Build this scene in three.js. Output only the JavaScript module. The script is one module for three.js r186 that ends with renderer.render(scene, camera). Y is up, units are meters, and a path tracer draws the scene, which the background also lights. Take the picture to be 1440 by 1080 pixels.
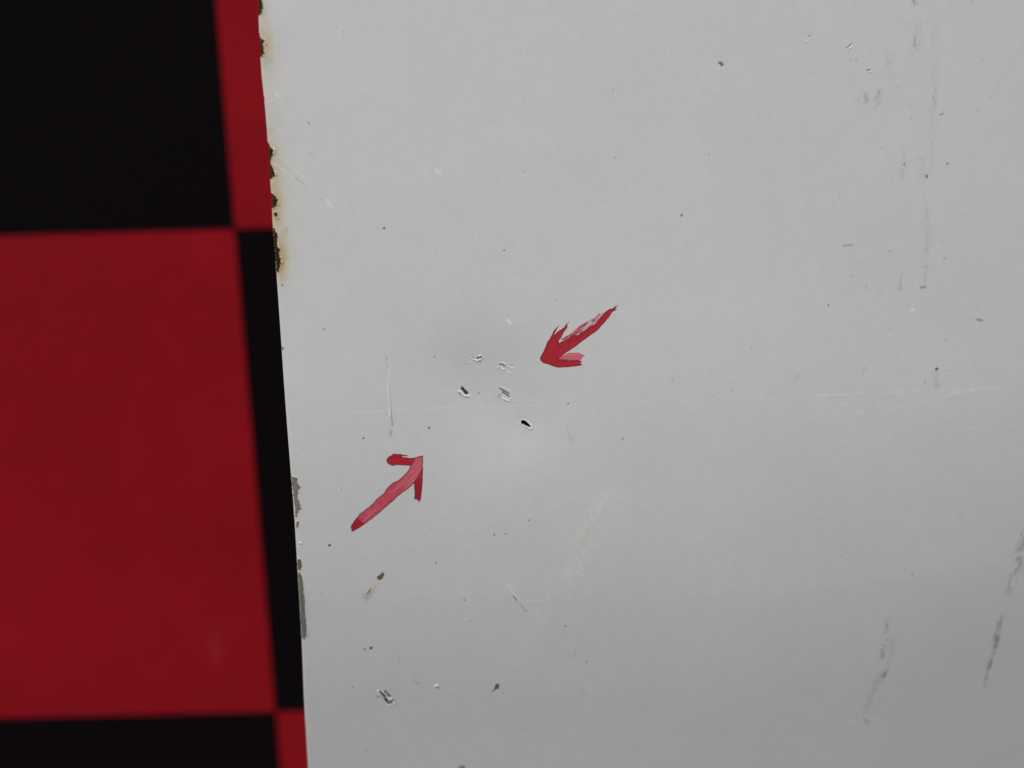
import * as THREE from 'three';

// ---------------------------------------------------------------- camera, sky, sun, exposure
const scene = new THREE.Scene();
const D2R = Math.PI / 180;
const PITCH = 10 * D2R, DIST = 0.283, VFOV = 51;
const camera = new THREE.PerspectiveCamera(VFOV, 4 / 3, 0.01, 60);
camera.position.set(0, DIST * Math.sin(PITCH), DIST * Math.cos(PITCH));
camera.lookAt(0, 0, 0);
camera.focus = DIST; camera.userData.fStop = 4.6;
camera.updateMatrixWorld();

const renderer = new THREE.WebGLRenderer({ antialias: true });
renderer.setSize(1024, 768);
renderer.toneMapping = THREE.LinearToneMapping;
renderer.toneMappingExposure = 0.96;
renderer.shadowMap.enabled = true;

function overcastSky() {                       // an even overcast sky, brightest overhead
  const W = 256, H = 128, d = new Float32Array(W * H * 4);
  for (let j = 0; j < H; j++) for (let i = 0; i < W; i++) {
    const el = ((j + 0.5) / H - 0.5) * Math.PI, s = Math.sin(el);
    const up = (1 + 2 * Math.max(0, s)) / 3, low = 0.12;
    const k = Math.min(1, Math.max(0, (s + 0.1) / 0.2)), e = k * k * (3 - 2 * k);
    const L = 1.5 * (low * (1 - e) + up * e), o = (j * W + i) * 4;
    d[o] = L * 0.985; d[o + 1] = L; d[o + 2] = L * 1.01; d[o + 3] = 1;
  }
  const t = new THREE.DataTexture(d, W, H, THREE.RGBAFormat, THREE.FloatType);
  t.mapping = THREE.EquirectangularReflectionMapping; t.magFilter = t.minFilter = THREE.LinearFilter;
  t.needsUpdate = true; return t;
}
const sky = overcastSky();
scene.background = sky; scene.environment = sky;
const sun = new THREE.DirectionalLight(0xfff6ea, 0.9);
sun.position.set(-1.7, 2.3, 1.6); sun.target.position.set(0, 0, 0);
sun.castShadow = true; sun.shadow.radius = 40; sun.shadow.mapSize.set(2048, 2048);
Object.assign(sun.shadow.camera, { left: -1.5, right: 1.5, top: 1.5, bottom: -1.5, near: 0.1, far: 8 });
scene.add(sun, sun.target);

// ---------------------------------------------------------------- small maths
let seed = 20251;
const rnd = () => { seed |= 0; seed = seed + 0x6D2B79F5 | 0; let t = Math.imul(seed ^ seed >>> 15, 1 | seed); t = t + Math.imul(t ^ t >>> 7, 61 | t) ^ t; return ((t ^ t >>> 14) >>> 0) / 4294967296; };
const hash = (i, j) => { let h = Math.imul(i, 374761393) + Math.imul(j, 668265263) | 0; h = Math.imul(h ^ h >>> 13, 1274126177); return ((h ^ h >>> 16) >>> 0) / 4294967296; };
const noise = (x, y) => { const i = Math.floor(x), j = Math.floor(y); let u = x - i, v = y - j; u = u * u * (3 - 2 * u); v = v * v * (3 - 2 * v); const a = hash(i, j), b = hash(i + 1, j), c = hash(i, j + 1), d = hash(i + 1, j + 1); return (a + (b - a) * u + (c - a) * v + (a - b - c + d) * u * v) * 2 - 1; };
const fbm = (x, y) => noise(x, y) * 0.6 + noise(x * 2.1 + 7, y * 2.1 + 3) * 0.3 + noise(x * 4.3 + 1, y * 4.3 + 9) * 0.15;
const sstep = (a, b, x) => { const t = Math.min(1, Math.max(0, (x - a) / (b - a))); return t * t * (3 - 2 * t); };
const mix = (a, b, t) => a + (b - a) * t;
const mix3 = (a, b, t) => [mix(a[0], b[0], t), mix(a[1], b[1], t), mix(a[2], b[2], t)];
const lin = c => { c /= 255; return c <= 0.04045 ? c / 12.92 : Math.pow((c + 0.055) / 1.055, 2.4); };
function polySdf(P, x, y) {                    // signed distance, negative inside
  let d = 1e9, s = 1;
  for (let i = 0, j = P.length - 1; i < P.length; j = i++) {
    const ex = P[j][0] - P[i][0], ey = P[j][1] - P[i][1], wx = x - P[i][0], wy = y - P[i][1];
    const t = Math.min(1, Math.max(0, (wx * ex + wy * ey) / (ex * ex + ey * ey + 1e-12)));
    const bx = wx - ex * t, by = wy - ey * t; d = Math.min(d, bx * bx + by * by);
    const c1 = y >= P[i][1], c2 = y < P[j][1], c3 = ex * wy > ey * wx;
    if ((c1 && c2 && c3) || (!c1 && !c2 && !c3)) s = -s;
  }
  return s * Math.sqrt(d);
}
function lineSdf(L, x, y) {                    // distance to a polyline
  let d = 1e9;
  for (let i = 1; i < L.length; i++) {
    const ex = L[i][0] - L[i - 1][0], ey = L[i][1] - L[i - 1][1], wx = x - L[i - 1][0], wy = y - L[i - 1][1];
    const t = Math.min(1, Math.max(0, (wx * ex + wy * ey) / (ex * ex + ey * ey + 1e-12)));
    d = Math.min(d, (wx - ex * t) ** 2 + (wy - ey * t) ** 2);
  }
  return Math.sqrt(d);
}

// ---------------------------------------------------------------- the sheet of the panel, in millimetres (x right, y up, z out)
const X0 = -106, X1 = 320, Y0 = -256, Y1 = 170;
const bend = (x, y) => {                       // the sheet tucks under towards its foot and falls away a little to the right
  const t = Math.max(0, -(y - 5)), r = Math.max(0, x - 0), q = (v, c) => v < c ? v * v : c * (2 * v - c);
  const k = -(y + 84), crease = k < -1.5 ? 0 : k > 1.5 ? k : (k + 1.5) * (k + 1.5) / 6;   // a faint crease runs across the lower part
  return -0.001 * q(t, 140) - 0.00042 * q(r, 160) - 0.0008 * q(Math.max(0, r - 65), 130) - 0.022 * crease;
};
const fwd = new THREE.Vector3(0, -Math.sin(PITCH), -Math.cos(PITCH)), upv = new THREE.Vector3(0, Math.cos(PITCH), -Math.sin(PITCH));
const FPX = 540 / Math.tan(VFOV * D2R / 2);
function at(px, py) {                          // where a measured spot lies on the sheet
  const a = (px - 720) / FPX, b = (540 - py) / FPX;
  const dx = a, dy = fwd.y + upv.y * b, dz = fwd.z + upv.z * b, C = camera.position;
  let z = 0, x = 0, y = 0;
  for (let k = 0; k < 8; k++) { const t = (z / 1000 - C.z) / dz; x = (C.x + dx * t) * 1000; y = (C.y + dy * t) * 1000; z = bend(x, y); }
  return [x, y];
}
const pts = a => a.map(p => at(p[0], p[1]));
const from = (ox, oy, s, a) => a.map(p => at(ox + p[0] / s, oy + p[1] / s));

const EDGE = pts([[352, -200], [356, -90], [361, 0], [362, 22], [363, 47], [366, 100], [371, 150], [375, 200], [378.3, 250], [380, 275], [382.6, 325], [387, 380], [394, 480], [401, 580], [406.8, 655], [412, 720], [417, 800], [423, 900], [427.4, 1000], [432.5, 1085], [440, 1250], [446, 1400]]).sort((p, q) => p[1] - q[1]);
function edgeX(y) {
  let i = 0; while (i < EDGE.length - 2 && EDGE[i + 1][1] < y) i++;
  const t = (y - EDGE[i][1]) / (EDGE[i + 1][1] - EDGE[i][1]);
  const m = k => { const a = EDGE[Math.max(0, k - 1)], b = EDGE[Math.min(EDGE.length - 1, k + 1)]; return (b[0] - a[0]) / (b[1] - a[1]); };
  const h = EDGE[i + 1][1] - EDGE[i][1], tt = Math.min(1.5, Math.max(-0.5, t));
  const t2 = tt * tt, t3 = t2 * tt;
  return (2 * t3 - 3 * t2 + 1) * EDGE[i][0] + (t3 - 2 * t2 + tt) * h * m(i) + (-2 * t3 + 3 * t2) * EDGE[i + 1][0] + (t3 - t2) * h * m(i + 1);
}

// ---------------------------------------------------------------- marks: damage that has relief
// each: name, sdf(x, y) in mm (negative inside), depth, colour, rim
const marks = [];
function mark(name, P, o = {}) {
  const line = o.line, w = o.w || 0, jag = o.jag ?? 0.25, jf = o.jf ?? 1.6;
  const m = { name, ...o };
  const pad = (o.pad ?? 0.9) + w;
  m.box = [Math.min(...P.map(p => p[0])) - pad, Math.min(...P.map(p => p[1])) - pad, Math.max(...P.map(p => p[0])) + pad, Math.max(...P.map(p => p[1])) + pad];
  m.sdf = (x, y) => (line ? lineSdf(P, x, y) - w : polySdf(P, x, y)) + jag * fbm(x * jf, y * jf) + (name === 'lifted_flake' ? 0.32 * sstep(0.15, 0.6, noise(x * 1.3 + 11, y * 1.3)) : 0);
  m.depth = o.depth ?? 0.15; m.soft = o.soft ?? 0.15; m.lip = o.lip ?? 0; m.lipw = o.lipw ?? 0.3;
  m.col = o.col || [150, 148, 140]; m.rim = o.rim || null;
  marks.push(m); return m;
}
// rust eaten into the upper edge
const RUST = [58, 40, 16], E = (x, y) => [x, y];
const rust = (P, o) => mark('rust_patch', pts(P), { depth: 0.6, jag: 0.42, jf: 2.3, soft: 0.09, lip: 0.2, lipw: 0.22, col: RUST, kind: 'rust', edge: true, label: 'dark flaking rust patch on the rolled edge', ...o });
rust([[346, -6], [366, -4], [369.5, 6], [368, 17], [364, 21], [346, 18]]);
rust([[350, 46], [363.5, 46], [367, 54], [372.5, 58], [369, 62], [370.5, 70], [371.5, 74], [368, 80], [354, 77]]);
rust([[364, 200], [376, 199], [380, 207], [384.5, 212], [382.5, 220], [380, 227], [383, 237], [387, 244], [384, 250], [379, 252], [366, 250]]);
rust([[368, 272], [380, 270], [386, 275], [390.5, 281], [389, 288], [385, 293], [380, 291], [370, 291]]);
rust([[385, 300], [389, 299], [390, 303], [387, 305]], { jag: 0.15 });
rust([[383.5, 321], [387, 324], [389.5, 331], [389.5, 345], [393.5, 352], [392, 359], [395, 367], [393.5, 376], [391.5, 382], [388, 381], [384.5, 350], [383, 335]]);
for (const L of [[[372, 56], [374, 62]], [[385, 209], [386, 214], [384.5, 219]], [[387.5, 240], [388, 247]], [[390.5, 276], [392, 283], [390.5, 290]], [[391, 302], [391.5, 306]], [[391, 340], [392, 348]], [[396, 360], [397, 370], [395.5, 378]]]) mark('lifted_flake', pts(L), { line: true, w: 0.26, depth: -0.4, jag: 0.28, jf: 2.2, soft: 0.25, col: [232, 216, 176], edge: true });
rust([[369, 134], [371, 136], [372, 141], [370, 140]], { jag: 0.1 });
// bare grey strips on the lower edge
const bare = (P, o) => mark('paint_chip', P, { depth: 0.22, jag: 0.42, jf: 1.7, soft: 0.08, lip: 0.12, col: [128, 126, 116], rim: [236, 234, 226], kind: 'bare', edge: true, label: 'strip of flaked paint baring grey metal', ...o });
bare(from(340, 640, 3.857, [[267, 118], [300, 122], [302, 150], [320, 176], [305, 200], [304, 240], [318, 265], [319, 300], [306, 312], [300, 340], [284, 342], [290, 300], [280, 240], [272, 180]]));
bare(from(340, 640, 3.857, [[297, 362], [312, 358], [310, 384], [302, 398], [294, 388]]), { jag: 0.12 });
bare(from(340, 640, 3.857, [[313, 562], [324, 575], [327, 600], [318, 630], [305, 628], [298, 600], [302, 572]]), { col: [108, 100, 72], jag: 0.1 });
bare(from(340, 640, 3.857, [[310, 632], [327, 660], [336, 720], [338, 760], [343, 800], [346, 880], [353, 935], [350, 985], [337, 1002], [327, 996], [321, 960], [317, 870], [311, 800], [306, 740], [302, 650]]), { col: [116, 115, 108], jag: 0.3 });
mark('blister', [at(422, 763.5), at(422.6, 764)], { line: true, w: 0.42, depth: -0.35, jag: 0.05, soft: 0.25, col: [236, 236, 232], edge: true });
mark('nick', [at(397, 489), at(397.3, 492)], { line: true, w: 0.3, depth: 0.2, jag: 0.1, col: [120, 108, 92], edge: true });
// the five dents in the middle
const Z4 = a => from(620, 480, 7.714, a);
const WHITE = [240, 240, 237];
const flake = (P, w, o) => mark('lifted_flake', Z4(P), { line: true, w, depth: -0.31, jag: 0.18, jf: 2.8, soft: 0.27, col: WHITE, ...o });
const groove = (P, w, o) => mark('groove', Z4(P), { line: true, w, depth: 0.32, jag: 0.14, jf: 2.5, soft: 0.24, col: [140, 138, 134], ...o });
flake([[315, 178], [350, 203], [388, 218], [420, 208], [444, 190]], 0.2);
flake([[410, 166], [428, 160]], 0.2);
groove([[398, 192], [415, 180], [436, 182]], 0.3);
groove([[340, 182], [368, 196]], 0.1, { col: [170, 168, 164] });
flake([[300, 218], [325, 238]], 0.12, { depth: -0.14 });
groove([[420, 228], [436, 252]], 0.1, { depth: 0.15, col: [170, 168, 162] });
flake([[648, 240], [672, 242], [704, 256]], 0.14);
groove([[640, 262], [662, 256], [684, 272], [690, 288]], 0.18, { col: [150, 148, 142] });
flake([[626, 296], [660, 304], [694, 318]], 0.26);
flake([[722, 276], [750, 286], [772, 302]], 0.14, { depth: -0.18 });
groove([[756, 268], [780, 284]], 0.1, { depth: 0.2, col: [168, 166, 160] });
flake([[770, 284], [806, 302]], 0.13, { depth: -0.16 });
flake([[722, 340], [744, 350], [766, 364]], 0.13, { depth: -0.16 });
flake([[660, 506], [700, 522], [750, 550]], 0.1, { depth: -0.14 });
groove([[640, 524], [690, 552], [742, 584]], 0.17, { col: [112, 110, 106] });
flake([[648, 545], [672, 562]], 0.12);
groove([[668, 562], [706, 588], [752, 618]], 0.2, { col: [104, 102, 98] });
flake([[752, 612], [764, 636]], 0.15);
flake([[624, 602], [650, 618], [692, 640], [740, 658]], 0.24);
groove([[628, 596], [648, 598]], 0.12, { col: [130, 126, 120] });
groove([[226, 518], [248, 548], [272, 582]], 0.42, { depth: 0.75, col: [74, 72, 68], jag: 0.14, soft: 0.2 });
groove([[262, 548], [288, 574]], 0.22, { depth: 0.5, col: [120, 118, 112] });
flake([[196, 555], [214, 572], [236, 594], [262, 600], [292, 606]], 0.34, { depth: -0.4, jag: 0.2 });
groove([[206, 586], [209, 589]], 0.22, { depth: 0.35, col: [110, 108, 104] });
flake([[214, 514], [230, 508]], 0.12);
// the hole punched right through
const HOLE = Z4([[878, 868], [900, 872], [930, 890], [960, 918], [982, 944], [960, 942], [920, 928], [884, 912], [868, 898], [878, 886]]);
mark('puncture_hole', HOLE, { depth: 1.5, jag: 0.07, jf: 3, soft: 0.22, lip: 0, col: [40, 26, 16], kind: 'rust', cut: -0.22, label: 'dark hole punched through the sheet' });
flake([[862, 898], [876, 912], [910, 930], [960, 952], [990, 962]], 0.2, { depth: -0.34 });
flake([[872, 866], [905, 868], [940, 886], [970, 912], [990, 944]], 0.16, { depth: -0.3 });
// chips lower down
const Z9 = a => from(420, 740, 3.177, a);
mark('paint_chip', Z9([[372, 206], [382, 211], [380, 224], [374, 238], [360, 244], [350, 234], [352, 224], [364, 218]]), { depth: 0.2, jag: 0.22, col: [120, 104, 84], rim: [232, 224, 208], kind: 'bare', label: 'small brown chip in the white paint' });
mark('scuff', Z9([[322, 280], [312, 298], [304, 304]]), { line: true, w: 0.32, depth: 0.06, jag: 0.4, jf: 2, col: [150, 140, 130] });
mark('scuff', Z9([[346, 268], [334, 290]]), { line: true, w: 0.16, depth: 0.05, jag: 0.3, jf: 2, col: [180, 168, 154] });
const big = (P, w, o) => mark('groove', Z9(P), { line: true, w: w * 1.1, depth: 0.7, jag: 0.26, jf: 2.4, soft: 0.2, col: [66, 66, 58], kind: 'bare', ...o });
const bigF = (P, w, o) => mark('lifted_flake', Z9(P), { line: true, w: w * 1.25, depth: -0.6, jag: 0.2, jf: 2.6, soft: 0.25, col: WHITE, ...o });
big([[362, 740], [374, 748], [386, 760]], 0.5);
big([[366, 744], [380, 762], [392, 780]], 0.45, { depth: 0.9 });
big([[384, 738], [394, 748], [408, 764]], 0.36, { col: [104, 102, 96] });
big([[378, 766], [390, 778], [396, 786]], 0.5);
big([[404, 792], [414, 788], [420, 780]], 0.6, { col: [124, 122, 116] });
big([[350, 760], [356, 770]], 0.22, { col: [140, 138, 130] });
bigF([[356, 736], [366, 754], [382, 774]], 0.26);
bigF([[374, 736], [388, 752], [400, 760]], 0.2);
bigF([[400, 766], [412, 770], [422, 784], [426, 796]], 0.28);
bigF([[386, 786], [396, 798], [408, 800]], 0.24);
bigF([[344, 756], [352, 772], [360, 778]], 0.2, { depth: -0.2 });
mark('blister', Z9([[613, 714], [619, 713]]), { line: true, w: 0.5, depth: -0.5, jag: 0.06, soft: 0.4, col: [226, 222, 214] });
mark('groove', Z9([[619, 720], [621, 723]]), { line: true, w: 0.3, depth: 0.3, jag: 0.05, col: [100, 92, 84] });
mark('paint_chip', Z9([[862, 739], [874, 730], [878, 714], [888, 702], [892, 706], [898, 716], [892, 728], [880, 732], [868, 741]]), { depth: 0.25, jag: 0.2, jf: 2, col: [100, 96, 84], kind: 'bare', rim: [200, 192, 176], label: 'small dark smeared chip' });
mark('paint_chip', Z9([[710, 1076], [724, 1070], [742, 1072], [748, 1084], [720, 1090]]), { depth: 0.08, jag: 0.3, col: [150, 142, 128], kind: 'bare' });
// chips and nicks at the upper right
mark('paint_chip', [[1010, 89], [1013, 86.5], [1016, 88.5], [1018, 92], [1015.5, 94.5], [1012, 92]].map(p => at(...p)), { depth: 0.25, jag: 0.2, jf: 2.4, col: [138, 138, 136], kind: 'bare', rim: [228, 228, 226] });
const nick = (x0, y0, x1, y1, dx, dy) => {
  mark('nick', [at(x0 + dx, y0 + dy), at(x1 + dx, y1 + dy)], { line: true, w: 0.12, depth: 0.18, jag: 0.14, soft: 0.25, col: [150, 150, 148] });
  mark('lifted_flake', [at(x0, y0), at(x1, y1)], { line: true, w: 0.12, depth: -0.2, jag: 0.14, soft: 0.25, col: WHITE });
};
nick(1198.6, 64.5, 1192, 70.5, -1.4, -2.4); nick(1136, 57, 1133.5, 59, 3.5, -7); nick(1326, 162.5, 1321, 164, 0.5, -2); nick(1226, 100, 1220, 101.5, -2, -1.8);
for (const [x, y, w, c] of [[463, 767.7, 0.42, 62], [521.3, 912, 0.5, 62], [512.5, 913.5, 0.34, 96], [1317, 520, 0.5, 70], [603, 603, 0.34, 100], [798.5, 569.5, 0.3, 100], [539.7, 322, 0.3, 96], [958, 304, 0.3, 110], [511, 617.5, 0.28, 96]])
  mark('pit', [at(x, y), at(x + 0.8, y - 1)], { line: true, w: w * 0.85, depth: 0.22, jag: 0.22, jf: 2.5, soft: 0.18, col: [c + 22, c + 20, c + 17] });

const dents = [[692, 572, 22, 2.0], [640, 520, 13, 0.3], [664, 546, 8, 0.22], [742, 604, 8, 0.28], [668, 506, 6, 0.15], [708, 516, 6, 0.12], [542, 986, 7, 0.2], [540, 560, 26, 0.12]].map(d => [...at(d[0], d[1]), d[2], d[3]]);
const dentZ = (x, y) => { let h = 0; for (const [a, b, r, k] of dents) { const q = ((x - a) ** 2 + (y - b) ** 2) / (r * r); if (q < 6) h -= k * Math.exp(-q); } return h + 0.14 * fbm(x / 70, y / 70); };
function relief(x, y) {
  let h = 0;
  for (const m of marks) {
    const b = m.box; if (x < b[0] || x > b[2] || y < b[1] || y > b[3]) continue;
    const s = m.sdf(x, y);
    h -= m.depth * sstep(m.soft, -m.soft, s);
    if (m.lip && s > -0.05) h += m.lip * Math.exp(-((s / m.lipw) ** 2));
  }
  return h;
}
const RL = 1.3;                                // radius of the rolled edge
const roll = u => u >= RL ? 0 : -(RL - Math.sqrt(Math.max(0, RL * RL - (RL - Math.max(0, u)) ** 2)));
const baseZ = (x, y) => bend(x, y) + dentZ(x, y);

// ---------------------------------------------------------------- paint of the sheet: stains, scuffs, dirt, scratches (2048 texels over 426 mm)
const N = 2048, TS = (X1 - X0) / N;
const pr = new Float32Array(N * N * 3), bump = new Float32Array(N * N), rough = new Float32Array(N * N);
const BASE = [217.6, 217.4, 218.8];
for (let j = 0; j < N; j++) { const y = Y0 + (j + 0.5) * TS; for (let i = 0; i < N; i++) {
  const x = X0 + (i + 0.5) * TS, k = j * N + i;
  const a = fbm(x / 26, y / 26), b = noise(x / 3.2, y / 3.2), c = noise(x / 0.7, y / 0.7), t = noise(x / 17 + 40, y / 17);
  const g = 1.7 * a + 1.3 * b + 2.2 * c + 4 * (hash(i, j) - 0.5);
  pr[k * 3] = BASE[0] + g + 1.1 * t; pr[k * 3 + 1] = BASE[1] + g; pr[k * 3 + 2] = BASE[2] + g - 1.1 * t;
  bump[k] = 0.5 + 0.035 * noise(x / 1.3, y / 1.3) + 0.02 * noise(x / 0.6, y / 0.6);
  rough[k] = 0.44 + 0.06 * a;
} }
function paintOver(box, f) {                   // f(x, y) -> [colour, opacity, bump, rough] or null
  const i0 = Math.max(0, Math.floor((box[0] - X0) / TS)), i1 = Math.min(N - 1, Math.ceil((box[2] - X0) / TS));
  const j0 = Math.max(0, Math.floor((box[1] - Y0) / TS)), j1 = Math.min(N - 1, Math.ceil((box[3] - Y0) / TS));
  for (let j = j0; j <= j1; j++) for (let i = i0; i <= i1; i++) {
    const r = f(X0 + (i + 0.5) * TS, Y0 + (j + 0.5) * TS); if (!r || r[1] <= 0) continue;
    const k = j * N + i, o = Math.min(1, r[1]);
    for (let c = 0; c < 3; c++) pr[k * 3 + c] = mix(pr[k * 3 + c], r[0][c], o);
    if (r[2]) bump[k] += r[2]; if (r[3]) rough[k] = mix(rough[k], r[3], o);
  }
}
const boxOf = (L, p) => [Math.min(...L.map(q => q[0])) - p, Math.min(...L.map(q => q[1])) - p, Math.max(...L.map(q => q[0])) + p, Math.max(...L.map(q => q[1])) + p];
// rust bleeding out of the edge
function stain(px, py, rx, ry, op, col = [196, 172, 118]) {
  const [cx, cy] = at(px - rx * 0.2, py), sx = rx / 4 * 0.8, sy = ry / 4; op *= 0.72;
  paintOver([cx - sx * 2.2, cy - sy * 2.2, cx + sx * 2.2, cy + sy * 2.2], (x, y) => { const q = ((x - cx) / sx) ** 2 + ((y - cy) / sy) ** 2 + 0.7 * fbm(x / 2.2, y / 2.2); return [col, op * Math.exp(-Math.max(0, q) * 1.2), 0, 0.6]; });
}
stain(368, 10, 13, 26, 0.75); stain(372, 66, 13, 22, 0.7); stain(376, 70, 26, 30, 0.3); stain(384, 225, 13, 36, 0.6); stain(388, 268, 10, 14, 0.5); stain(390, 283, 12, 20, 0.75, [190, 158, 96]); stain(390, 303, 9, 10, 0.7, [188, 150, 84]);
stain(394, 350, 12, 36, 0.75, [192, 160, 100]); stain(396, 372, 11, 18, 0.8, [190, 154, 90]); stain(392, 250, 30, 110, 0.22); stain(400, 360, 22, 40, 0.25); stain(375, 86, 9, 10, 0.5, [176, 178, 172]); stain(372, 150, 14, 60, 0.2);
stain(424, 690, 9, 34, 0.35, [214, 202, 176]); stain(430, 850, 9, 60, 0.25, [208, 200, 180]); stain(420, 950, 30, 200, 0.10, [206, 200, 182]); stain(560, 410, 60, 34, 0.10, [206, 202, 178]); stain(434, 893, 4, 4, 0.5, [196, 160, 140]);
// long stains and scuffs: a line of points, half width, opacity, colour, grain along it
function scuff(L, w, op, col, gx = 0.5, gy = 2.5, thr = 0) {
  const P = pts(L), W = w / 4, dx = P[P.length - 1][0] - P[0][0], dy = P[P.length - 1][1] - P[0][1], l = Math.hypot(dx, dy) || 1, ux = dx / l, uy = dy / l;
  paintOver(boxOf(P, W * 2), (x, y) => {
    const d = lineSdf(P, x, y) / W; if (d > 1.9) return null;
    const s = x * ux + y * uy, t = -x * uy + y * ux;
    const n = 0.55 * noise(t / gx, s / gy) + 0.45 * noise(x / 0.55, y / 0.55) + 0.4 * noise(t / (gx * 3), s / (gy * 3.5) + 9);
    return [mix3(col, BASE, op > 0.95 ? 0.1 : 0.28), op * 0.8 * Math.exp(-d * d * 1.3) * sstep(thr - 0.25, thr + 0.45, n), 0, 0.7];
  });
}
const GR = [128, 128, 126], TAN = [214, 204, 190];
scuff([[1440, 750], [1432, 790], [1420, 830]], 10, 1.0, GR); scuff([[1422, 838], [1417, 856], [1414, 866]], 9, 0.25, [170, 160, 150]); scuff([[1444, 760], [1438, 800]], 10, 0.6, GR);
scuff([[1408, 868], [1403, 885], [1398, 905]], 6, 1.0, [122, 122, 118], 0.4, 1.6, -0.1); scuff([[1403, 896], [1397, 920], [1390, 941]], 4.2, 1.25, [98, 98, 96], 0.45, 1.5, -0.4); scuff([[1390, 930], [1386, 938]], 3, 0.8, GR); scuff([[1388, 946], [1385, 965]], 3, 1.0, [110, 110, 108], 0.4, 1.4, -0.1);
scuff([[1248, 874], [1246, 900], [1240, 925]], 5, 0.9, [144, 138, 126], 0.5, 1.2, -0.1); scuff([[1256, 905], [1248, 935]], 9, 0.5, [176, 166, 148]); scuff([[1244, 944], [1236, 956]], 8, 0.7, [150, 142, 124], 0.5, 2, -0.1); scuff([[1238, 950], [1226, 975], [1219, 1000]], 8, 0.45, [160, 152, 144], 0.4, 3, -0.2); scuff([[1245, 946], [1243, 951]], 3, 1, [116, 106, 92], 0.5, 1, -0.5);
scuff([[1251, 78], [1251, 105]], 6, 0.6, [164, 164, 161], 0.5, 1.1, 0.0); scuff([[1290, 30], [1284, 75]], 9, 0.45, [176, 176, 174]); scuff([[1286, 50], [1287, 62]], 3.5, 0.8, [148, 148, 146]); scuff([[1215, 132], [1218, 142]], 5, 0.75, [146, 146, 144]); scuff([[1236, 130], [1231, 150]], 5, 0.7, [150, 150, 148]); scuff([[1314, 128], [1315, 146]], 4, 0.8, [150, 150, 146]); scuff([[1278, 152], [1279, 166]], 5, 0.5, [168, 168, 162]);
scuff([[1312, 20], [1310, 200], [1304, 300], [1301, 400]], 9, 0.34, [184, 184, 178], 0.6, 6); scuff([[1306, 296], [1302, 352]], 4, 0.45, [164, 164, 158]); scuff([[1301, 374], [1300, 396]], 4, 0.45, [170, 170, 166]); scuff([[1267, 388], [1265, 406]], 4, 0.8, [156, 156, 152]); scuff([[1304, 222], [1300, 250]], 10, 0.4, [180, 180, 176]); scuff([[1317, 524], [1316, 545]], 7, 0.5, [168, 168, 164]); scuff([[1284, -4], [1287, 3]], 4, 0.9, [120, 118, 114], 0.5, 1, -0.4); scuff([[1272, 228], [1268, 250]], 6, 0.5, [178, 178, 172]);
scuff([[858, 698], [836, 712], [826, 740], [812, 775], [800, 805]], 20, 0.8, [240, 234, 224], 0.6, 1.1, 0.05); scuff([[826, 745], [812, 785]], 9, 0.6, [198, 186, 168], 0.5, 0.9, 0.1); scuff([[812, 790], [780, 840], [760, 865]], 18, 0.7, [240, 234, 225], 0.6, 1.1, 0.05); scuff([[762, 870], [745, 905], [725, 935], [714, 955]], 14, 0.7, [236, 228, 214], 0.6, 1.1, 0.0); scuff([[810, 830], [812, 834]], 8, 0.5, [192, 184, 170]);
scuff([[800, 602], [804, 618]], 10, 0.55, [192, 186, 172]); scuff([[1036, 797], [1037, 803]], 7, 0.8, [170, 166, 158]); scuff([[818, 972], [820, 976]], 7, 0.5, [186, 180, 170]); scuff([[806, 918], [808, 924]], 5, 0.5, [190, 176, 150]); scuff([[790, 500], [792, 504]], 9, 0.3, [196, 190, 176]);
scuff([[522, 832], [516, 840], [512, 838]], 5, 0.8, [150, 138, 126]); scuff([[540, 806], [532, 824]], 9, 0.4, [198, 180, 164]); scuff([[520, 840], [514, 846]], 5, 0.4, [186, 164, 148]);
// fine scratches
function scratch(L, w, op, col, bmp = 0, brk = 0.1) {
  const P = pts(L), W = w / 4;
  paintOver(boxOf(P, W * 3), (x, y) => { const d = lineSdf(P, x + 0.1 * noise(x / 4, y / 4), y + 0.12 * noise(x / 5, y / 5)); if (d > W * 2.4) return null;
    const n = sstep(brk - 0.4, brk + 0.3, noise(x / 2.6 + 3, y / 2.6) * 0.7 + 0.3 * noise(x / 9, y / 9)), g = Math.exp(-((d / W) ** 2)); return [col, op * g * n, bmp * g, 0.55]; });
}
scratch([[464, 581], [620, 574], [760, 570.5], [900, 565], [1080, 559], [1200, 553.5], [1310, 549], [1440, 545]], 0.9, 0.42, [240, 240, 239], -0.05, 0.12);
scratch([[1150, 556], [1250, 551], [1376, 547], [1440, 545]], 0.9, 0.32, [240, 240, 240], 0, 0);
scratch([[1085, 592], [1180, 582], [1250, 576], [1350, 553], [1376, 548]], 0.9, 0.35, [240, 240, 238], -0.05, 0.05); scratch([[1150, 566], [1250, 569], [1390, 571]], 0.9, 0.32, [240, 240, 238], -0.05, 0.05); scratch([[1330, 555], [1376, 546]], 1.2, 0.6, [240, 240, 238], 0, -0.1);
scratch([[543, 503], [546, 530], [547.5, 548], [549, 575], [552, 600]], 1.0, 0.6, [134, 134, 131], -0.15, -0.1); scratch([[545.5, 518], [546.3, 548], [548, 585]], 1.3, 0.8, [246, 246, 244], 0.2, -0.2); scratch([[549.5, 606], [549, 612]], 2.0, 0.35, [120, 118, 114], 0, -0.5);
scratch([[714, 822], [741, 862]], 1.3, 0.8, [236, 236, 234], -0.1, -0.2); scratch([[722, 838], [740, 860]], 1.2, 0.8, [128, 128, 126], -0.1, -0.2); scratch([[734, 844], [762, 844.5]], 1.2, 0.6, [238, 238, 236], 0, -0.1);
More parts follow.
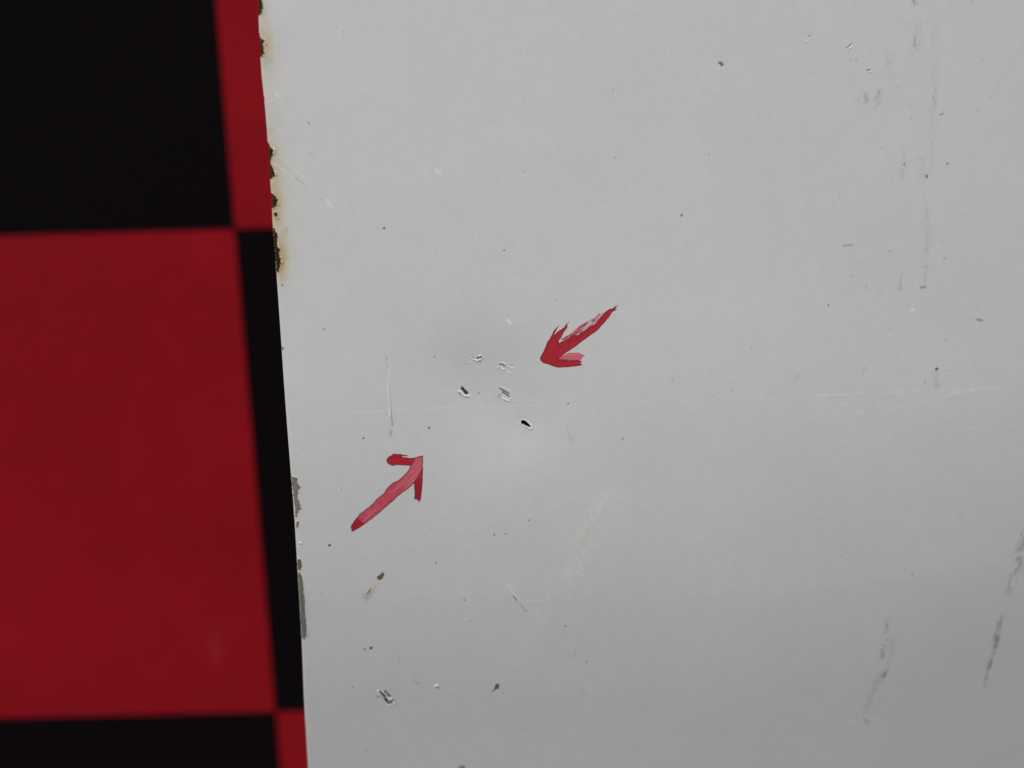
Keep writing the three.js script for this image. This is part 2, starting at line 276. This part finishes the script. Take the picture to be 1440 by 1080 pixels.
scratch([[395, 222], [436, 258]], 0.9, 0.35, [244, 243, 238], -0.05, -0.1); scratch([[384, 228], [414, 252]], 0.9, 0.4, [244, 243, 238], -0.05, -0.2); scratch([[416, 250], [432, 262]], 1, 0.3, [150, 146, 134], 0, 0); scratch([[388, 132], [392, 136]], 1.4, 0.8, [246, 246, 242], 0, -0.4);
scratch([[460, 281], [465, 290]], 1.5, 0.8, [244, 244, 240], 0, -0.4); scratch([[1186, 345], [1198, 344.5]], 1.4, 0.6, [150, 150, 148], 0, -0.3); scratch([[1295, 404], [1301, 403]], 1.7, 0.7, [140, 140, 136], 0, -0.4); scratch([[1282, 436], [1286, 436]], 1.7, 0.9, [246, 246, 244], 0, -0.4); scratch([[1374, 449], [1381, 450.5]], 1.6, 0.7, [130, 130, 128], 0, -0.4);
scratch([[1184, 1008], [1204, 1018]], 1.5, 0.6, [240, 240, 236], 0, -0.1); scratch([[1215, 1010], [1221, 1017]], 1.5, 0.6, [130, 128, 122], 0, -0.3); scratch([[1232, 1010], [1238, 1014]], 1.5, 0.7, [236, 236, 232], 0, -0.3); scratch([[612, 238], [618, 243]], 2, 0.7, [244, 244, 242], 0, -0.4); scratch([[714, 451], [717, 454]], 2.2, 0.9, [250, 250, 248], 0, -0.4); scratch([[870, 440], [960, 400]], 1.1, 0.25, [238, 238, 236], 0, 0.1);
scratch([[1440, 598], [1300, 604], [1220, 606]], 1, 0.3, [240, 240, 238], 0, 0.1); scratch([[1160, 35], [1190, 30]], 1.4, 0.3, [238, 238, 236], 0, 0); scratch([[1076, 33], [1100, 30]], 1.4, 0.3, [238, 238, 236], 0, 0); scratch([[990, 750], [940, 776]], 1.2, 0.3, [240, 240, 238], 0, 0.1);
// dust, specks and tiny nicks
function speck(x, y, r, col, op, el = 1) {
  const a = rnd() * 3.14, c = Math.cos(a), s = Math.sin(a), o = rnd() * 50;
  paintOver([x - r * 2.5 * el, y - r * 2.5 * el, x + r * 2.5 * el, y + r * 2.5 * el], (u, v) => { const p = ((u - x) * c + (v - y) * s) / el, q = -(u - x) * s + (v - y) * c; return [col, op * sstep(1.35, 0.5, Math.hypot(p, q) / r + 0.45 * noise(u * 3 + o, v * 3)), -0.04, 0.6]; });
}
for (let k = 0; k < 380; k++) {
  const x = X0 + rnd() * (X1 - X0), y = Y0 + rnd() * (Y1 - Y0), z = rnd();
  if (x < edgeX(y) + 1.5) continue;
  if (z < 0.62) speck(x, y, 0.1 + 0.11 * rnd(), [124, 122, 118], 0.2 + 0.4 * rnd(), 1 + rnd());
  else if (z < 0.72) speck(x, y, 0.12 + 0.11 * rnd(), [100, 97, 92], 0.45 + 0.4 * rnd());
  else if (z < 0.86) speck(x, y, 0.16 + 0.5 * rnd(), [168, 164, 156], 0.15 + 0.25 * rnd(), 1 + rnd());
  else speck(x, y, 0.1 + 0.1 * rnd(), [244, 244, 242], 0.35 + 0.4 * rnd(), 1 + 2 * rnd());
}
for (let k = 0; k < 26; k++) { const p = 1180 + 230 * rnd(), q = 20 + 520 * rnd(); const [x, y] = at(p, q); speck(x, y, 0.25 + 0.3 * rnd(), [178, 178, 174], 0.25 + 0.3 * rnd(), 1 + 1.5 * rnd()); }
for (const [p, q, r, c] of [[674, 554, 0.3, 150], [695, 752, 0.3, 96], [744, 732, 0.3, 100], [711, 751, 0.3, 110], [795, 881, 0.3, 90], [653, 844, 0.25, 110], [660, 873, 0.28, 120], [613, 791, 0.3, 120], [455, 463, 0.3, 110], [1283, 808, 0.35, 96], [825, 931, 0.4, 140], [1251, 353, 0.25, 120], [1335, 521, 0.2, 120], [709, 352, 0.35, 140], [483, 45, 0.3, 140], [434, 173, 0.35, 150], [397, 401, 0.3, 130], [611, 502, 0.35, 150], [562, 930, 0.3, 140], [582, 957, 0.25, 130], [496, 966, 0.3, 130], [517, 1056, 0.3, 130], [876, 617, 0.3, 110], [1165, 429, 0.4, 140], [1303, 248, 0.45, 110], [1332, 230, 0.35, 130], [1272, 231, 0.35, 130]]) speck(...at(p, q), r, [c, c - 2, c - 5], 0.85, 1.3);
// colour of the damage itself
for (const m of marks) {
  const grow = m.rim ? 0.45 : m.kind === 'rust' ? 0.3 : 0.1;
  paintOver(m.box, (x, y) => {
    const s = m.sdf(x, y); if (s > grow) return null;
    const n = fbm(x * 1.3, y * 1.3), f = noise(x * 4, y * 4), v = 1 + 0.10 * n + 0.07 * f;
    let c = [m.col[0] * v, m.col[1] * v, m.col[2] * v];
    if (m.kind === 'rust' && !m.cut) c = mix3(mix3([46, 27, 6], [112, 70, 16], sstep(0.1, 0.9, n + 0.6 * f)), [176, 126, 48], 0.75 * sstep(-0.42, 0.0, s) * sstep(-0.5, 0.4, n + f));
    if (m.kind === 'rust' && s > 0.0) return [[236, 226, 200], 0.9 * sstep(0.3, 0.05, s) * sstep(-0.1, 0.4, n + f), 0, 0.6];
    if (m.rim && s > -0.02) return [m.rim, 0.85 * sstep(grow, 0.05, s), 0, 0.6];
    return [c, sstep(0.1, -0.06, s), 0, 0.85];
  });
}
const colPix = new Uint8Array(N * N * 4), bmpPix = new Uint8Array(N * N * 4), rghPix = new Uint8Array(N * N * 4);
for (let k = 0; k < N * N; k++) {
  for (let c = 0; c < 3; c++) { colPix[k * 4 + c] = Math.max(0, Math.min(255, pr[k * 3 + c] + hash(k, c) - 0.5)); bmpPix[k * 4 + c] = Math.max(0, Math.min(255, bump[k] * 255)); rghPix[k * 4 + c] = Math.max(0, Math.min(255, rough[k] * 255)); }
  colPix[k * 4 + 3] = bmpPix[k * 4 + 3] = rghPix[k * 4 + 3] = 255;
}
function tex(p, n, srgb) { const t = new THREE.DataTexture(p, n, n, THREE.RGBAFormat); t.magFilter = THREE.LinearFilter; t.minFilter = THREE.LinearMipmapLinearFilter; t.generateMipmaps = true; if (srgb) t.colorSpace = THREE.SRGBColorSpace; t.needsUpdate = true; return t; }
const colT = tex(colPix, N, true), bmpT = tex(bmpPix, N), rghT = tex(rghPix, N);
const enamel = new THREE.MeshPhysicalMaterial({ map: colT, bumpMap: bmpT, bumpScale: 0.00012, roughnessMap: rghT, roughness: 1, metalness: 0, ior: 1.52, side: THREE.DoubleSide });
const damaged = new THREE.MeshStandardMaterial({ map: colT, roughness: 0.8, metalness: 0, side: THREE.DoubleSide });
const corroded = new THREE.MeshStandardMaterial({ map: colT, roughness: 0.95, metalness: 0.1, side: THREE.DoubleSide });
const bodyWhite = new THREE.MeshStandardMaterial({ color: new THREE.Color().setRGB(0.66, 0.66, 0.65), roughness: 0.5, side: THREE.DoubleSide });
const innerSteel = new THREE.MeshStandardMaterial({ color: new THREE.Color().setRGB(0.06, 0.045, 0.035), roughness: 0.9, side: THREE.DoubleSide });

// ---------------------------------------------------------------- the panel as a thing with parts
const panel = new THREE.Group(); panel.name = 'metal_panel';
panel.userData = { label: 'scratched white painted metal panel with rusty left edge and two red painted arrows', category: 'metal panel' };
const BASEY = Y0 / 1000; panel.position.set(0, BASEY, 0); scene.add(panel);
const used = {};
function add(name, geo, mat, parent, label) {
  const k = used[name] = (used[name] ?? -1) + 1, m = new THREE.Mesh(geo, mat);
  m.name = k ? `${name}_${String(k).padStart(3, '0')}` : name; m.castShadow = m.receiveShadow = true;
  if (label) m.userData.label = label;
  parent.add(m); return m;
}
function ticks(a, b, coarse, bands, fine) {     // sorted positions, close together inside the bands
  const out = [a]; let p = a;
  const bs = bands.slice().sort((p, q) => p[0] - q[0]);
  while (p < b - 1e-6) {
    let step = coarse;
    for (const [lo, hi] of bs) { if (p >= lo - 1e-6 && p < hi) { step = fine; break; } if (lo > p) step = Math.min(step, Math.max(fine, lo - p)); }
    p = Math.min(b, p + step); out.push(p);
  }
  return out;
}
const WIDE = 384, STRIP = 9;                                // the edge strip, 9 mm wide, has its own finer rows
const pieces = new Map();                       // mark or 'face' / 'edge' -> index list per grid
function sheet(us, ys, own, isEdge) {
  const nu = us.length, ny = ys.length, pos = new Float32Array(nu * ny * 3), uv = new Float32Array(nu * ny * 2);
  for (let j = 0; j < ny; j++) { const y = ys[j], ex = edgeX(y); for (let i = 0; i < nu; i++) {
    const u = us[i], x = ex + Math.max(0, u), k = j * nu + i;
    let z = baseZ(x, y) + relief(x, y) + roll(u);
    if (u < 0) z = baseZ(ex, y) - RL + u * 1.0;
    pos[k * 3] = x / 1000; pos[k * 3 + 1] = y / 1000 - BASEY; pos[k * 3 + 2] = z / 1000;
    uv[k * 2] = (x - X0) / (X1 - X0); uv[k * 2 + 1] = (y - Y0) / (Y1 - Y0);
  } }
  const nrm = new Float32Array(nu * ny * 3), lists = new Map();
  const all = [];
  for (let j = 0; j + 1 < ny; j++) { const yc = (ys[j] + ys[j + 1]) / 2, ex = edgeX(yc); for (let i = 0; i + 1 < nu; i++) {
    const a = j * nu + i, b = a + 1, c = a + nu, d = c + 1, x = ex + (us[i] + us[i + 1]) / 2;
    all.push(a, b, d, a, d, c);
    let id = own, skip = false;
    for (const m of marks) { const q = m.box; if (x < q[0] || x > q[2] || yc < q[1] || yc > q[3]) continue; const s = m.sdf(x, yc); if (m.cut !== undefined && s < m.cut) skip = true; if (s < 0.12) id = m; }
    if (skip) continue;
    if (!lists.has(id)) lists.set(id, []);
    lists.get(id).push(a, b, d, a, d, c);
  } }
  const g0 = new THREE.BufferGeometry(); g0.setAttribute('position', new THREE.BufferAttribute(pos, 3)); g0.setIndex(all); g0.computeVertexNormals();
  const nn = g0.attributes.normal.array;
  for (const [id, idx] of lists) {
    const map = new Map(), P = [], Q = [], U = [], I = [];
    for (const v of idx) { let w = map.get(v); if (w === undefined) { w = map.size; map.set(v, w); P.push(pos[v * 3], pos[v * 3 + 1], pos[v * 3 + 2]); Q.push(nn[v * 3], nn[v * 3 + 1], nn[v * 3 + 2]); U.push(uv[v * 2], uv[v * 2 + 1]); } I.push(w); }
    const g = new THREE.BufferGeometry();
    g.setAttribute('position', new THREE.Float32BufferAttribute(P, 3)); g.setAttribute('normal', new THREE.Float32BufferAttribute(Q, 3)); g.setAttribute('uv', new THREE.Float32BufferAttribute(U, 2)); g.setIndex(I);
    if (typeof id === 'string') add(id, g, enamel, panel);
    else add(id.name, g, id.kind === 'rust' ? corroded : damaged, panel, id.label);
  }
}
{
  const inner = marks.filter(m => !m.edge), ub = [], yb = [];
  for (const m of inner) { const b = m.box, e = [edgeX(b[1]), edgeX(b[3])]; ub.push([b[0] - Math.max(...e), b[2] - Math.min(...e)]); yb.push([b[1], b[3]]); }
    sheet(ticks(STRIP, WIDE, 2, ub, 0.13), ticks(Y0 + 4, Y1 - 4, 2, yb, 0.13), 'face_sheet', false);
  const eb = marks.filter(m => m.edge).map(m => [m.box[1], m.box[3]]);
  const lipU = [-26, -18, -10, -4, -1.5, -0.5];
  sheet([...lipU, ...ticks(0, STRIP, 0.8, [[0, 5]], 0.1)], ticks(Y0 + 4, Y1 - 4, 1, eb, 0.13), 'rolled_edge', true);
}
{ // the rest of the hollow door: back, top, foot and far side
  const strip = (a, b, c, d, name, mat) => {      // a quad strip between two rows of points
    const n = a.length, P = [], I = []; for (let i = 0; i < n; i++) P.push(...a[i], ...b[i]);
    for (let i = 0; i + 1 < n; i++) I.push(i * 2, i * 2 + 1, i * 2 + 3, i * 2, i * 2 + 3, i * 2 + 2);
    const g = new THREE.BufferGeometry(); g.setAttribute('position', new THREE.Float32BufferAttribute(P, 3)); g.setIndex(I); g.computeVertexNormals(); return add(name, g, mat, panel);
  };
  const P3 = (x, y, z) => [x / 1000, y / 1000 - BASEY, z / 1000];
  const row = (y, f) => { const r = []; for (let i = 0; i <= 60; i++) { const u = WIDE * i / 60, x = edgeX(y) + u; r.push(P3(x, y, f(x, y, u))); } return r; };
  const back = (x, y) => baseZ(x, y) - RL - 26;
  for (const y of [Y0 + 4, Y1 - 4]) strip(row(y, (x, yy, u) => baseZ(x, yy) + roll(u)), row(y, back), 0, 0, 'end_flange', bodyWhite);
  const colA = [], colB = []; for (let i = 0; i <= 60; i++) { const y = mix(Y0 + 4, Y1 - 4, i / 60), x = edgeX(y) + WIDE; colA.push(P3(x, y, baseZ(x, y))); colB.push(P3(x, y, back(x, y))); }
  strip(colA, colB, 0, 0, 'side_flange', bodyWhite);
  const n = 30, P = [], I = [];
  for (let j = 0; j <= n; j++) for (let i = 0; i <= n; i++) { const y = mix(Y0 + 4, Y1 - 4, j / n), x = edgeX(y) + WIDE * i / n; P.push(...P3(x, y, back(x, y))); if (i < n && j < n) { const a = j * (n + 1) + i; I.push(a, a + n + 1, a + 1, a + 1, a + n + 1, a + n + 2); } }
  const g = new THREE.BufferGeometry(); g.setAttribute('position', new THREE.Float32BufferAttribute(P, 3)); g.setIndex(I); g.computeVertexNormals(); add('back_sheet', g, innerSteel, panel);
}

// ---------------------------------------------------------------- the two arrows, brushed on in red paint (real film thickness)
const RED = [0.50, 0.013, 0.028], DEEP = [0.17, 0.006, 0.016], PINK = [0.66, 0.085, 0.135], PALE = [0.70, 0.30, 0.34];
const paintMat = new THREE.MeshPhysicalMaterial({ vertexColors: true, roughness: 0.5, ior: 1.45, side: THREE.DoubleSide });
function arrow(label, strokes) {
  const g = new THREE.Group(); g.name = used.red_arrow === undefined ? 'red_arrow' : 'red_arrow_001'; used.red_arrow = 0; g.userData.label = label; panel.add(g);
  const all = strokes.flatMap(s => s.P), b = boxOf(all, 1), h = 0.085;
  const nx = Math.ceil((b[2] - b[0]) / h), ny = Math.ceil((b[3] - b[1]) / h), F = new Float32Array((nx + 1) * (ny + 1)), O = new Int8Array((nx + 1) * (ny + 1));
  for (let j = 0; j <= ny; j++) for (let i = 0; i <= nx; i++) {
    const x = b[0] + i * h, y = b[1] + j * h; let best = -9, id = 0;
    strokes.forEach((s, k) => { let f = -polySdf(s.P, x, y); if (f < -0.9) { if (f > best) best = f; return; }
      const t = x * s.d[0] + y * s.d[1], q = -x * s.d[1] + y * s.d[0];
      f += 0.10 * fbm(x * 0.9, y * 0.9) + 0.05 * noise(x * 3, y * 3);
      if (s.dry) f = Math.min(f, s.dry * (0.55 * noise(q * 2.6 + s.o, t * 0.22) + 0.55 * noise(q * 5.5 + s.o, t * 0.5) + s.cover) );
      if (s.fray) { const e = s.fray(x, y); if (e > 0) f = Math.min(f, f - e * 0.9 + 0.9 * e * noise(q * 3.4 + s.o, t * 0.18)); }
      if (f > best) { best = f; id = k; } });
    F[j * (nx + 1) + i] = best; O[j * (nx + 1) + i] = id;
  }
  const val = (i, j) => F[j * (nx + 1) + i];
  const parts = strokes.map(() => ({ P: [], C: [], I: [], M: new Map() }));
  const vert = (p, key, x, y, f) => {
    let w = p.M.get(key); if (w !== undefined) return w;
    w = p.M.size; p.M.set(key, w);
    const s = p.s, t = x * s.d[0] + y * s.d[1], q = -x * s.d[1] + y * s.d[0];
    const br = 0.5 * noise(q * 3 + s.o, t * 0.14) + 0.35 * noise(q * 7 + s.o, t * 0.25) + 0.2 * noise(x * 1.2, y * 1.2);
    const rim = Math.exp(-((f / 0.36) ** 2));
    const film = 0.035 + 0.05 * sstep(0, 0.18, f) + 0.035 * Math.exp(-(((f - 0.25) / 0.16) ** 2)) + 0.016 * br * sstep(0, 0.4, f);
    p.P.push(x / 1000, y / 1000 - BASEY, (baseZ(x, y) + relief(x, y) + (f <= 0.001 ? -0.01 : film)) / 1000);
    let c = s.col(x, y, br, f); c = mix3(c, s.rimc || DEEP, (s.rimk ?? 0.95) * rim);
    p.C.push(...c); return w;
  };
  parts.forEach((p, k) => p.s = strokes[k]);
  for (let j = 0; j < ny; j++) for (let i = 0; i < nx; i++) {
    const c = [[i, j], [i + 1, j], [i + 1, j + 1], [i, j + 1]], v = c.map(q => val(q[0], q[1])); if (Math.max(...v) <= 0) continue;
    let bi = 0; for (let k = 1; k < 4; k++) if (v[k] > v[bi]) bi = k;
    const p = parts[O[c[bi][1] * (nx + 1) + c[bi][0]]], loop = [];
    for (let k = 0; k < 4; k++) { const n = (k + 1) % 4, A = c[k], B = c[n];
      if (v[k] > 0) loop.push(vert(p, `${A[0]},${A[1]}`, b[0] + A[0] * h, b[1] + A[1] * h, v[k]));
      if ((v[k] > 0) !== (v[n] > 0)) { const t = v[k] / (v[k] - v[n]); const lo = (A[0] + A[1] < B[0] + B[1]) ? A : B, hi = lo === A ? B : A; loop.push(vert(p, `${lo}|${hi}`, b[0] + mix(A[0], B[0], t) * h, b[1] + mix(A[1], B[1], t) * h, 0)); } }
    for (let k = 2; k < loop.length; k++) p.I.push(loop[0], loop[k - 1], loop[k]);
  }
  parts.forEach((p, k) => { if (!p.I.length) return; const geo = new THREE.BufferGeometry(); geo.setAttribute('position', new THREE.Float32BufferAttribute(p.P, 3)); geo.setAttribute('color', new THREE.Float32BufferAttribute(p.C, 3)); geo.setIndex(p.I); geo.computeVertexNormals(); add(strokes[k].name, geo, paintMat, g, strokes[k].label); });
}
const dir = (a, b) => { const l = Math.hypot(b[0] - a[0], b[1] - a[1]); return [(b[0] - a[0]) / l, (b[1] - a[1]) / l]; };
{ // arrow pointing down and left
  const Z = a => from(740, 410, 9, a), dS = dir(...Z([[250, 860], [1150, 190]])), dB = dir(...Z([[200, 840], [500, 420]])), dC = dir(...Z([[300, 920], [740, 890]]));
  const red = (x, y, n) => mix3(mix3(RED, DEEP, 0.35 * sstep(0, 0.8, -n)), PINK, 0.22 * sstep(0.1, 0.8, n));
  const hair = a => { const [p, q] = Z(a), l = Math.hypot(q[0] - p[0], q[1] - p[1]), nx = -(q[1] - p[1]) / l * 0.13, ny = (q[0] - p[0]) / l * 0.13; return [[p[0] + nx, p[1] + ny], [q[0] + nx * 0.4, q[1] + ny * 0.4], [q[0] - nx * 0.4, q[1] - ny * 0.4], [p[0] - nx, p[1] - ny]]; };
  const hairs = [[[452, 612], [590, 518]], [[666, 446], [860, 334]], [[700, 452], [880, 352]], [[935, 300], [985, 250]], [[1110, 250], [1164, 205]], [[1095, 215], [1195, 140]], [[348, 500], [414, 430]], [[490, 438], [560, 368]]].map((a, k) => ({ name: 'bristle_line', o: 50 + k, d: dS, rimk: 0.2, col: () => mix3(RED, DEEP, 0.5), P: hair(a) }));
  arrow('red brush-painted arrow pointing down to the left', [...hairs,
    { name: 'shaft', o: 3, d: dS, col: red, fray: (x, y) => { const a = Z([[930, 330], [1180, 150]]), t0 = a[0][0] * dS[0] + a[0][1] * dS[1], t1 = a[1][0] * dS[0] + a[1][1] * dS[1]; return 0.18 * sstep(t0, t1, x * dS[0] + y * dS[1]); }, P: Z([[200, 850], [300, 760], [400, 680], [430, 645], [530, 592], [590, 545], [650, 550], [720, 505], [790, 450], [860, 420], [892, 385], [930, 330], [985, 268], [1050, 216], [1108, 200], [1188, 145], [1150, 195], [1125, 228], [1158, 208], [1088, 264], [1050, 325], [980, 405], [900, 492], [800, 562], [700, 636], [600, 712], [500, 775], [440, 828], [412, 855], [380, 930], [300, 900]]) },
    { name: 'barb', o: 11, d: dB, col: red, fray: (x, y) => { const a = Z([[360, 560], [500, 420]]), t0 = a[0][0] * dB[0] + a[0][1] * dB[1], t1 = a[1][0] * dB[0] + a[1][1] * dB[1]; return 0.14 * sstep(t0, t1, x * dB[0] + y * dB[1]); }, P: Z([[172, 838], [210, 775], [250, 690], [272, 630], [305, 585], [335, 530], [342, 496], [372, 475], [412, 432], [385, 485], [352, 545], [372, 540], [400, 500], [422, 484], [480, 442], [510, 412], [552, 372], [522, 425], [520, 462], [480, 512], [445, 580], [408, 625], [420, 660], [380, 800], [330, 930], [220, 910], [182, 872]]) },
    { name: 'barb', o: 21, d: dC, col: red, fray: (x, y) => { const [fx] = Z([[690, 900]])[0]; return sstep(fx - 0.6, fx + 0.8, x); }, P: Z([[215, 908], [300, 860], [412, 856], [560, 868], [690, 872], [715, 888], [700, 900], [725, 912], [728, 926], [700, 940], [560, 956], [410, 966], [355, 950]]) },
    { name: 'dry_brush_streak', label: 'thin pink paint beside the lower barb', o: 27, d: dC, rimk: 0.12, col: (x, y, n) => mix3(PINK, PALE, 0.35 + 0.5 * n), fray: (x, y) => { const [fx] = Z([[720, 800]])[0]; return sstep(fx - 1.4, fx + 0.6, x); }, P: Z([[430, 838], [470, 805], [520, 778], [650, 772], [745, 786], [765, 802], [738, 848], [690, 872], [560, 868], [420, 862]]) },
    { name: 'dry_brush_streak', label: 'streaky pale dry-brushed paint along the shaft', o: 33, d: dS, dry: 0.6, cover: 0.06, rimk: 0.25, col: (x, y, n) => mix3(mix3(PALE, PINK, sstep(-0.5, 0.4, n)), DEEP, 0.5 * sstep(0.3, 0.8, n)), P: Z([[445, 610], [560, 518], [660, 445], [760, 388], [860, 330], [960, 245], [975, 262], [905, 350], [880, 400], [800, 455], [720, 515], [650, 556], [600, 550], [500, 605]]) },
  ]);
}
{ // arrow pointing up and right
  const Z = a => from(480, 620, 7.714, a), dS = dir(...Z([[110, 960], [840, 240]])), dB = dir(...Z([[500, 210], [800, 215]])), dC = dir(...Z([[830, 640], [870, 200]]));
  const [tx, ty] = Z([[205, 860]])[0], [hx, hy] = Z([[840, 250]])[0];
  arrow('red brush-painted arrow pointing up to the right', [
    { name: 'shaft', o: 5, d: dS, P: Z([[98, 935], [130, 880], [200, 790], [330, 690], [400, 612], [460, 567], [500, 502], [560, 452], [612, 430], [680, 372], [738, 302], [752, 262], [800, 182], [850, 165], [886, 160], [884, 300], [852, 372], [790, 460], [720, 522], [660, 562], [612, 598], [560, 652], [500, 702], [400, 792], [280, 882], [200, 942], [115, 987]]),
      col: (x, y, n) => { const t = (x - tx) * dS[0] + (y - ty) * dS[1], tail = sstep(0.25, -0.35, t + 0.2 * n); const tip = 0.4 * sstep(16, 27, t + 3 * n); return mix3(mix3(mix3(RED, PINK, 0.78), mix3(PINK, PALE, 0.6), Math.max(tip, sstep(0.0, 0.6, n))), mix3(RED, DEEP, 0.15), Math.max(tail, 0.5 * sstep(0.2, 0.8, -n))); } },
    { name: 'barb', o: 13, d: dB, P: Z([[806, 182], [740, 186], [660, 176], [640, 168], [700, 168], [745, 166], [700, 154], [640, 145], [560, 139], [545, 155], [512, 170], [486, 205], [500, 245], [550, 273], [600, 263], [740, 269], [800, 235]]), col: (x, y, n) => mix3(mix3(RED, DEEP, 0.4 * sstep(0, 0.7, -n)), PINK, 0.3 * sstep(0.1, 0.8, n)) },
    { name: 'barb', o: 23, d: dC, P: Z([[788, 455], [796, 600], [786, 633], [815, 634], [845, 667], [862, 635], [870, 560], [880, 480], [886, 300], [852, 350]]), col: (x, y, n) => { const k = sstep(-4, 4, (x - hx) * dC[0] + (y - hy) * dC[1] + 4); return mix3(mix3(RED, DEEP, 0.3 - 0.3 * n), PINK, 0.6 * k); } },
  ]);
}

// ---------------------------------------------------------------- the red and black checkered board standing behind
{
  const ZB = -0.66, C = camera.position;
  const on = (px, py) => { const a = (px - 720) / FPX, b = (540 - py) / FPX, dy = fwd.y + upv.y * b, dz = fwd.z + upv.z * b, t = (ZB - C.z) / dz; return [C.x + a * t, C.y + dy * t]; };
  const A = on(330, 322), B = on(387.5, 1001), S = Math.hypot(A[0] - B[0], A[1] - B[1]), ang = Math.atan2(B[0] - A[0], A[1] - B[1]);
  const COLS = 8, ROWS = 6, board = new THREE.Group(); board.name = 'checkered_board';
  board.userData = { label: 'large red and black checkered board standing out of focus behind the white panel', category: 'checkered board' };
  const n = 512, px = new Uint8Array(n * n * 4);
  for (let j = 0; j < n; j++) for (let i = 0; i < n; i++) { const k = (j * n + i) * 4, u = i / n, v = j / n; let m = 1 + 0.05 * fbm(u * 5, v * 5) + 0.03 * fbm(u * 30, v * 30);
    const s = 0.55 * Math.exp(-(((u - 0.885) / 0.014) ** 2) - (((v - 0.15) / 0.035) ** 2)) * (0.7 + 0.4 * noise(u * 80, v * 40));
    for (let c = 0; c < 3; c++) px[k + c] = Math.min(255, mix([143, 18, 29][c] * m, [150, 60, 62][c], Math.max(0, s))); px[k + 3] = 255; }
  const redMat = new THREE.MeshPhysicalMaterial({ map: tex(px, n, true), roughness: 0.8, specularIntensity: 0.12 });
  const blackMat = new THREE.MeshPhysicalMaterial({ color: new THREE.Color().setRGB(0.0042, 0.0026, 0.0038), roughness: 0.85, specularIntensity: 0.08 });
  const geo = new THREE.BoxGeometry(S - 0.0012, S - 0.0012, 0.006);
  const i0 = -4, j0 = -3;
  board.position.set(A[0] + Math.sin(ang) * 3 * S, A[1] - Math.cos(ang) * 3 * S, ZB); board.rotation.z = ang; scene.add(board);
  for (let j = -3; j < 3; j++) for (let i = -4; i < 4; i++) {
    // the corner A lies between columns -1 and 0 and rows -1 (below) and 0 (above)
    const dark = ((i + j) & 1) !== 0, m = add(dark ? 'black_square' : 'red_square', geo, dark ? blackMat : redMat, board);
    m.position.set((i + 0.5) * S, (j + 3.5) * S, -0.003);
  }
  const backing = add('backing_board', new THREE.BoxGeometry(S * COLS, S * ROWS, 0.012), blackMat, board); backing.position.set(0, 3 * S, -0.0125);
}
renderer.render(scene, camera);
